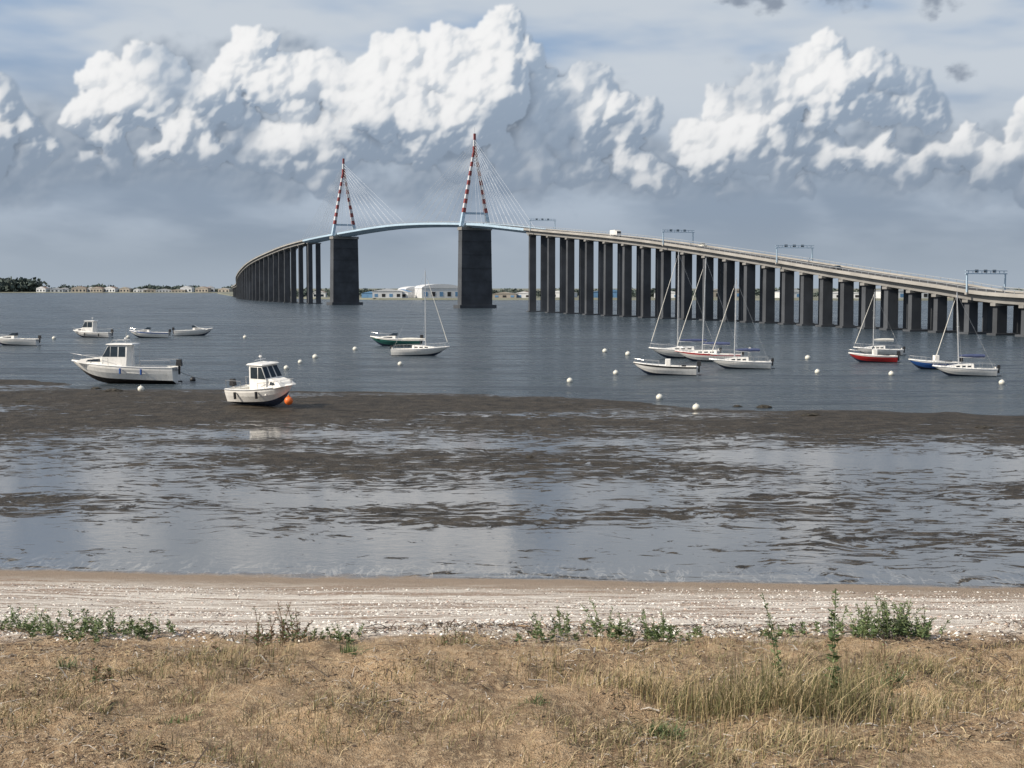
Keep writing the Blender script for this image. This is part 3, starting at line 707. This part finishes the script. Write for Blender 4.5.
motorboat('motorboat',41.6,138,.05,182,5.0,'open',hm=bluep,stripe=white)
for px,py in[(300,360),(315,355),(54,336),(355,347),(570,379),(616,371),(605,349),(660,396),(192,378),(286,366),(245,335),(808,356),(1003,381),(750,348),(818,370),(892,372),(628,352),(128,335),(400,362),(140,388),(697,407)]:
    D=11200/(py+3-288); X=(px-512)/1400*D; r=.26 if D<150 else .32; z0=max(0,float(zf(X,D)))
    mb=MB(); mb.ball((0,0,0),r,dark if px in(192,) else cream,14,9,(1,1,.92)); mb.cyl((0,0,r*.85),(0,0,r*1.15),.06,.05,steel,8); mb.cyl((0,0,-r*1.1),(0,0,-r*.8),.05,.05,dark,6)
    o=mb.obj('mooring_buoy',None,True); o.location=(X,D,z0+r*.45)
def rope(name,a,b,sag=.3):
    mb=MB(); a=Vector(a);b=Vector(b); pts=[]
    for k in range(11):
        t=k/10; p=a.lerp(b,t); p.z=max(p.z-sag*4*t*(1-t),float(zf(p.x,p.y))+.03); pts.append(p)
    mb.tube(pts,.02,dark,5); mb.obj(name)
rope('mooring_rope',(-27.9,117.2,1.),(-25.4,117,.3),.1); rope('mooring_rope',(-14.4,90.4,.95),(-9.,88,.1),.3)
rockm=mat('weedy_rock',(.035,.03,.022),.8,.4,4,bump=.6)
for px,py,sx_,hgt in[(112,393,.7,.2),(95,389,.4,.15),(765,408,.5,.2),(812,418,.6,.15),(530,462,.22,.1),(738,407,.3,.12),(20,405,.4,.1),(985,432,.5,.1)]:
    D=11200/(py-288); X=(px-512)/1400*D; z0=float(zf(X,D)); mb=MB(); mb.ball((0,0,0),1,rockm,16,10)
    mb.v=[(x*sx_*(1+.5*random.uniform(-.5,.5)),y*sx_*.6*(1+.4*random.uniform(-.5,.5)),z*hgt*(1+.5*random.uniform(-.5,.5))) for x,y,z in mb.v]
    o=mb.obj('seaweed_rock',None,False); o.location=(X,D,max(z0,0))

# ---------------------------------------------------------------- beach scatter
def basis(n):
    a=rng.uniform(0,2*np.pi,n); t=rng.normal(0,.18,n); d=np.stack([np.cos(a)*np.cos(t),np.sin(a)*np.cos(t),np.sin(t)],1); s=np.stack([-np.sin(a),np.cos(a),rng.normal(0,.3,n)],1)
    return d,s
def sticks(name,n,y0,y1,lmin,lmax,wd,mats,dens=None):
    Y=rng.uniform(y0,y1,n); X=rng.uniform(-.42,.42,n)*Y
    if dens is not None: k=dens(X,Y)>rng.uniform(0,1,n); X=X[k];Y=Y[k]; n=len(X)
    Z=zf(X,Y)+.01; d,s=basis(n); l=rng.uniform(lmin,lmax,n)[:,None]*rng.uniform(.4,1,(n,1)); w_=wd*rng.uniform(.5,1.3,(n,1)); c=np.stack([X,Y,Z],1)
    up=np.array([[0,0,1.]]); bend=np.stack([X*0,X*0,rng.uniform(0,.15,n)],1)*l
    v=np.stack([c-d*l/2-s*w_/2,c-d*l/2+s*w_/2,c+bend+s*w_/2+up*w_,c+bend-s*w_/2+up*w_,c+d*l/2-s*w_/3,c+d*l/2+s*w_/3],1)
    i=np.arange(n)[:,None]*6; f=np.concatenate([i+np.array([[0,1,2,3]]),i+np.array([[3,2,5,4]])]); mi=np.tile(rng.integers(0,len(mats),n),2)
    npmesh(name,v.reshape(-1,3),f,mats,False,mi)
def bits(name,n,y0,y1,smin,smax,mats,flat=.4,dens=None):
    Y=rng.uniform(y0,y1,n); X=rng.uniform(-.42,.42,n)*Y
    if dens is not None: k=dens(X,Y)>rng.uniform(0,1,n); X=X[k];Y=Y[k]; n=len(X)
    r=rng.uniform(smin,smax,(n,1))*rng.uniform(.4,1,(n,1)); c=np.stack([X,Y,zf(X,Y)],1)
    a=rng.uniform(0,6.28,n); dx=np.stack([np.cos(a),np.sin(a),rng.normal(0,.3,n)],1)*r; dy=np.stack([-np.sin(a),np.cos(a),rng.normal(0,.3,n)],1)*r*rng.uniform(.5,1,(n,1)); dz=np.array([[0,0,1.]])*r*flat
    v=np.stack([c+dx,c+dy,c-dx,c-dy,c+dz,c-dz],1); i=np.arange(n)[:,None]*6
    f=np.concatenate([i+np.array([t]) for t in((0,1,4),(1,2,4),(2,3,4),(3,0,4))]); mi=np.tile(rng.integers(0,len(mats),n),4)
    npmesh(name,v.reshape(-1,3),f,mats,False,mi)
straw=mat('straw',(.50,.40,.24),.8,.2,9); straw2=mat('dead_stem',(.28,.19,.11),.85,.2,9); twig=mat('twig',(.08,.055,.038),.9,.2,9); gry=mat('bleached_stick',(.42,.38,.33),.9,.15,9)
shw=mat('shell_white',(.78,.75,.69),.6,.1,9); shp=mat('shell_pink',(.55,.42,.35),.6,.1,9); shd=mat('shell_dark',(.13,.10,.09),.6,.2,9); leafb=mat('dry_leaf',(.17,.105,.06),.9,.3,9)
patch=lambda X,Y: np.clip(.35+2.0*fbm(X*.9,Y*.9,3,21),.03,1)
sticks('straw_litter',14000,9.3,15.8,.04,.22,.006,[straw,straw,straw2,twig,gry],patch)
sticks('twig_litter',2600,9.3,18,.08,.5,.012,[twig,twig,straw2,gry],patch)
bits('dry_leaf_litter',20000,9.3,16.2,.01,.035,[leafb,twig,straw2],.35,patch)
bits('shell_fragments_on_sand',2600,9.3,16.5,.005,.016,[shw,shp,shp,shd],.5)
bits('shell_bank',36000,15.2,34,.014,.05,[shw,shw,shw,shp,shd],.5,lambda X,Y:np.clip(.5+1.7*fbm(X*.12,Y*1.3,3,31),.05,1))
wr=lambda X,Y: np.exp(-((Y-16.0-.5*np.sin(X*.9)-fbm(X*.8,Y*0,3,8)*1.2)/.35)**2)
sticks('wrack_line_debris',9000,14.6,18,.05,.35,.012,[twig,twig,straw2,rockm],wr)

# ---------------------------------------------------------------- grasses / weeds
g1m=mat('green_leaf',(.075,.12,.04),.7,.3,8); g2m=mat('pale_green_leaf',(.15,.19,.08),.7,.25,8); dgr=mat('dry_grass_blade',(.36,.28,.15),.8,.25,8); dgr2=mat('olive_grass_blade',(.15,.145,.06),.8,.25,8); seed=mat('brown_seedhead',(.13,.08,.045),.9,.3,8)
def blades(name,specs):
    V=[];F=[];M=[];off=0; mats=[dgr,dgr2,g1m,g2m,straw,seed]
    for (cx,cy,n,sx_,sy_,h,lean,wd,ms) in specs:
        X=cx+rng.normal(0,sx_,n); Y=cy+rng.normal(0,sy_,n); Z=zf(X,Y)-.01; a=rng.uniform(0,6.28,n); ln=np.abs(rng.normal(0,lean,n)); hh=h*rng.uniform(.35,1.1,n)
        d=np.stack([np.cos(a),np.sin(a),a*0],1); s=np.stack([-np.sin(a+.6),np.cos(a+.6),a*0],1)*wd; c=np.stack([X,Y,Z],1)
        pts=[]
        for t,wf in((0,1),(.35,.9),(.7,.6),(1,.12)):
            q=c+d*(ln*hh*t*t*1.3)[:,None]; q[:,2]+=hh*(t-.25*ln*t*t); pts+= [q-s*wf,q+s*wf]
        v=np.stack(pts,1).reshape(-1,3); i=np.arange(n)[:,None]*8+off
        V.append(v); 
        for k in range(3): F.append(i+np.array([[2*k,2*k+1,2*k+3,2*k+2]]))
        mi=rng.choice(ms,n); M+=[mi,mi,mi]; off+=n*8
    npmesh(name,np.concatenate(V),np.concatenate(F),mats,False,np.concatenate(M))
sp=[]
for i in range(900):
    Y=rng.uniform(9.4,14.9); X=rng.uniform(-.4,.4)*Y
    if fbm(np.array([X*.7]),np.array([Y*.9]),3,41)[0]+ (X>0)*.10 < .0: continue
    sp.append((X,Y,int(rng.integers(6,34)),.12,.08,rng.uniform(.06,.26),.9,.0028,[0,1,1,4,5]))
blades('dry_turf',sp)
for (X,Y,n,sx_,h,ms) in[(1.35,12.4,360,.24,.38,[0,0,1,4]),(1.95,11.9,600,.30,.52,[0,1,1,1,4]),(2.6,11.7,560,.30,.54,[0,1,1,4]),(2.95,12.3,360,.22,.48,[0,1,1]),(3.3,11.6,260,.25,.36,[0,1,4]),(.9,12.6,160,.25,.24,[0,1,4]),(.35,13.4,140,.25,.2,[0,1]),(-.9,13.2,120,.3,.18,[0,1]),(4.3,11.8,180,.3,.27,[0,1,4]),(3.9,13.4,160,.3,.22,[0,1]),(2.2,10.6,260,.3,.28,[0,1,4]),(-2.9,13.5,110,.3,.2,[0,1]),(-1.2,11.4,100,.3,.16,[0,1,4])]:
    blades('dry_grass_tuft',[(X,Y,n,sx_,.18,h,.55,.003,ms)])
for X,Y,n,s_,h in((1.2,10.95,160,.08,.16),(-1.66,14.2,70,.05,.15),(-2.8,11.6,50,.1,.10),(3.6,13.0,70,.08,.16),(-4.4,13.6,60,.08,.14),(.2,11.9,50,.07,.12)): blades('green_grass_tuft',[(X,Y,n,s_,.05,h,.8,.004,[2,3])])
def weed(name,X,Y,w_,h,ns,leaf=.02,ms=(g1m,g2m),lv=26,seedy=False,lean=.9):
    V=[];F=[];M=[];mats=[ms[0],ms[1],twig,seed]; off=0
    for k in range(ns):
        bx=X+rng.normal(0,w_*.34); by=Y+rng.normal(0,w_*.24); hh=h*rng.uniform(.35,1.1)*math.exp(-((bx-X)/(w_*.8))**2*.6); bz=float(zf(bx,by)); a=rng.uniform(0,6.28); ln=rng.uniform(.05,lean)
        if lean<.3: hh=h*(1-.22*k)
        d=np.array([math.cos(a),math.sin(a),0])
        P=[np.array([bx,by,bz])+d*ln*hh*t*t*.8+np.array([0,0,hh*(t-.2*ln*t*t)]) for t in np.linspace(0,1,6)]
        s=np.array([.004,0,0])
        for i in range(5):
            V+=[P[i]-s,P[i]+s,P[i+1]+s*.7,P[i+1]-s*.7]; F.append([off,off+1,off+2,off+3]); M.append(2 if seedy else 1); off+=4
        for j in range(lv):
            t=rng.uniform(.12,1.)*5; i=min(4,int(t)); c=P[i]+(P[i+1]-P[i])*(t-i)
            b=rng.uniform(0,6.28); u=np.array([math.cos(b),math.sin(b),rng.uniform(-.1,.9)]); u/=np.linalg.norm(u); q=np.cross(u,[rng.normal(),rng.normal(),1]); q/=np.linalg.norm(q)
            l=leaf*rng.uniform(.6,1.6)*(1.25-t/8); V+=[c,c+u*l*.5+q*l*.2,c+u*l,c+u*l*.5-q*l*.2]; F.append([off,off+1,off+2,off+3]); M.append(3 if(seedy and t>2.5) else int(rng.integers(0,2))); off+=4
    npmesh(name,np.array(V),np.array(F),mats,False,M)
for a in[(-5.9,16.6,1.0,.38,46),(-6.6,16.2,.8,.34,30),(-4.7,15.4,.9,.32,40),(-4.1,15.4,.5,.24,16),(1.03,15.2,.3,.5,14),(.45,15.2,.4,.36,16),(1.62,15.1,.7,.34,30),(4.15,15.3,.8,.48,60),(4.5,15.4,.4,.44,22),(-1.9,15.0,.5,.2,10),(3.1,15.2,.5,.22,10)]:
    weed('beach_weed_plant',a[0],a[1],a[2],a[3],a[4],.042,lv=32)
for a in[(-2.6,14.9,.5,.46,18),(-2.35,14.6,.4,.42,14),(-3.9,12.8,.2,.25,5)]: weed('dry_weed_plant',*a[:4],a[4],.035,(g1m,seed),24)
weed('tall_flowering_weed',2.84,12.1,.04,1.08,2,.055,(g2m,g1m),130,lean=.15); weed('tall_flowering_weed',2.42,12.5,.06,.92,2,.04,(g2m,g1m),90,lean=.2)
weed('tall_flowering_weed',-.6,14.6,.2,.25,6,.03,(g2m,seed),20); weed('tall_flowering_weed',3.55,12.9,.1,.5,3,.03,(g2m,seed),40,lean=.25)
mb=MB(); mb.ball((0,0,0),1,rockm,12,8); mb.v=[(x*.06,y*.05,z*.04) for x,y,z in mb.v]; o=mb.obj('beach_stone'); o.location=(-.9,17.2,float(zf(-.9,17.2))+.02)
print('done')
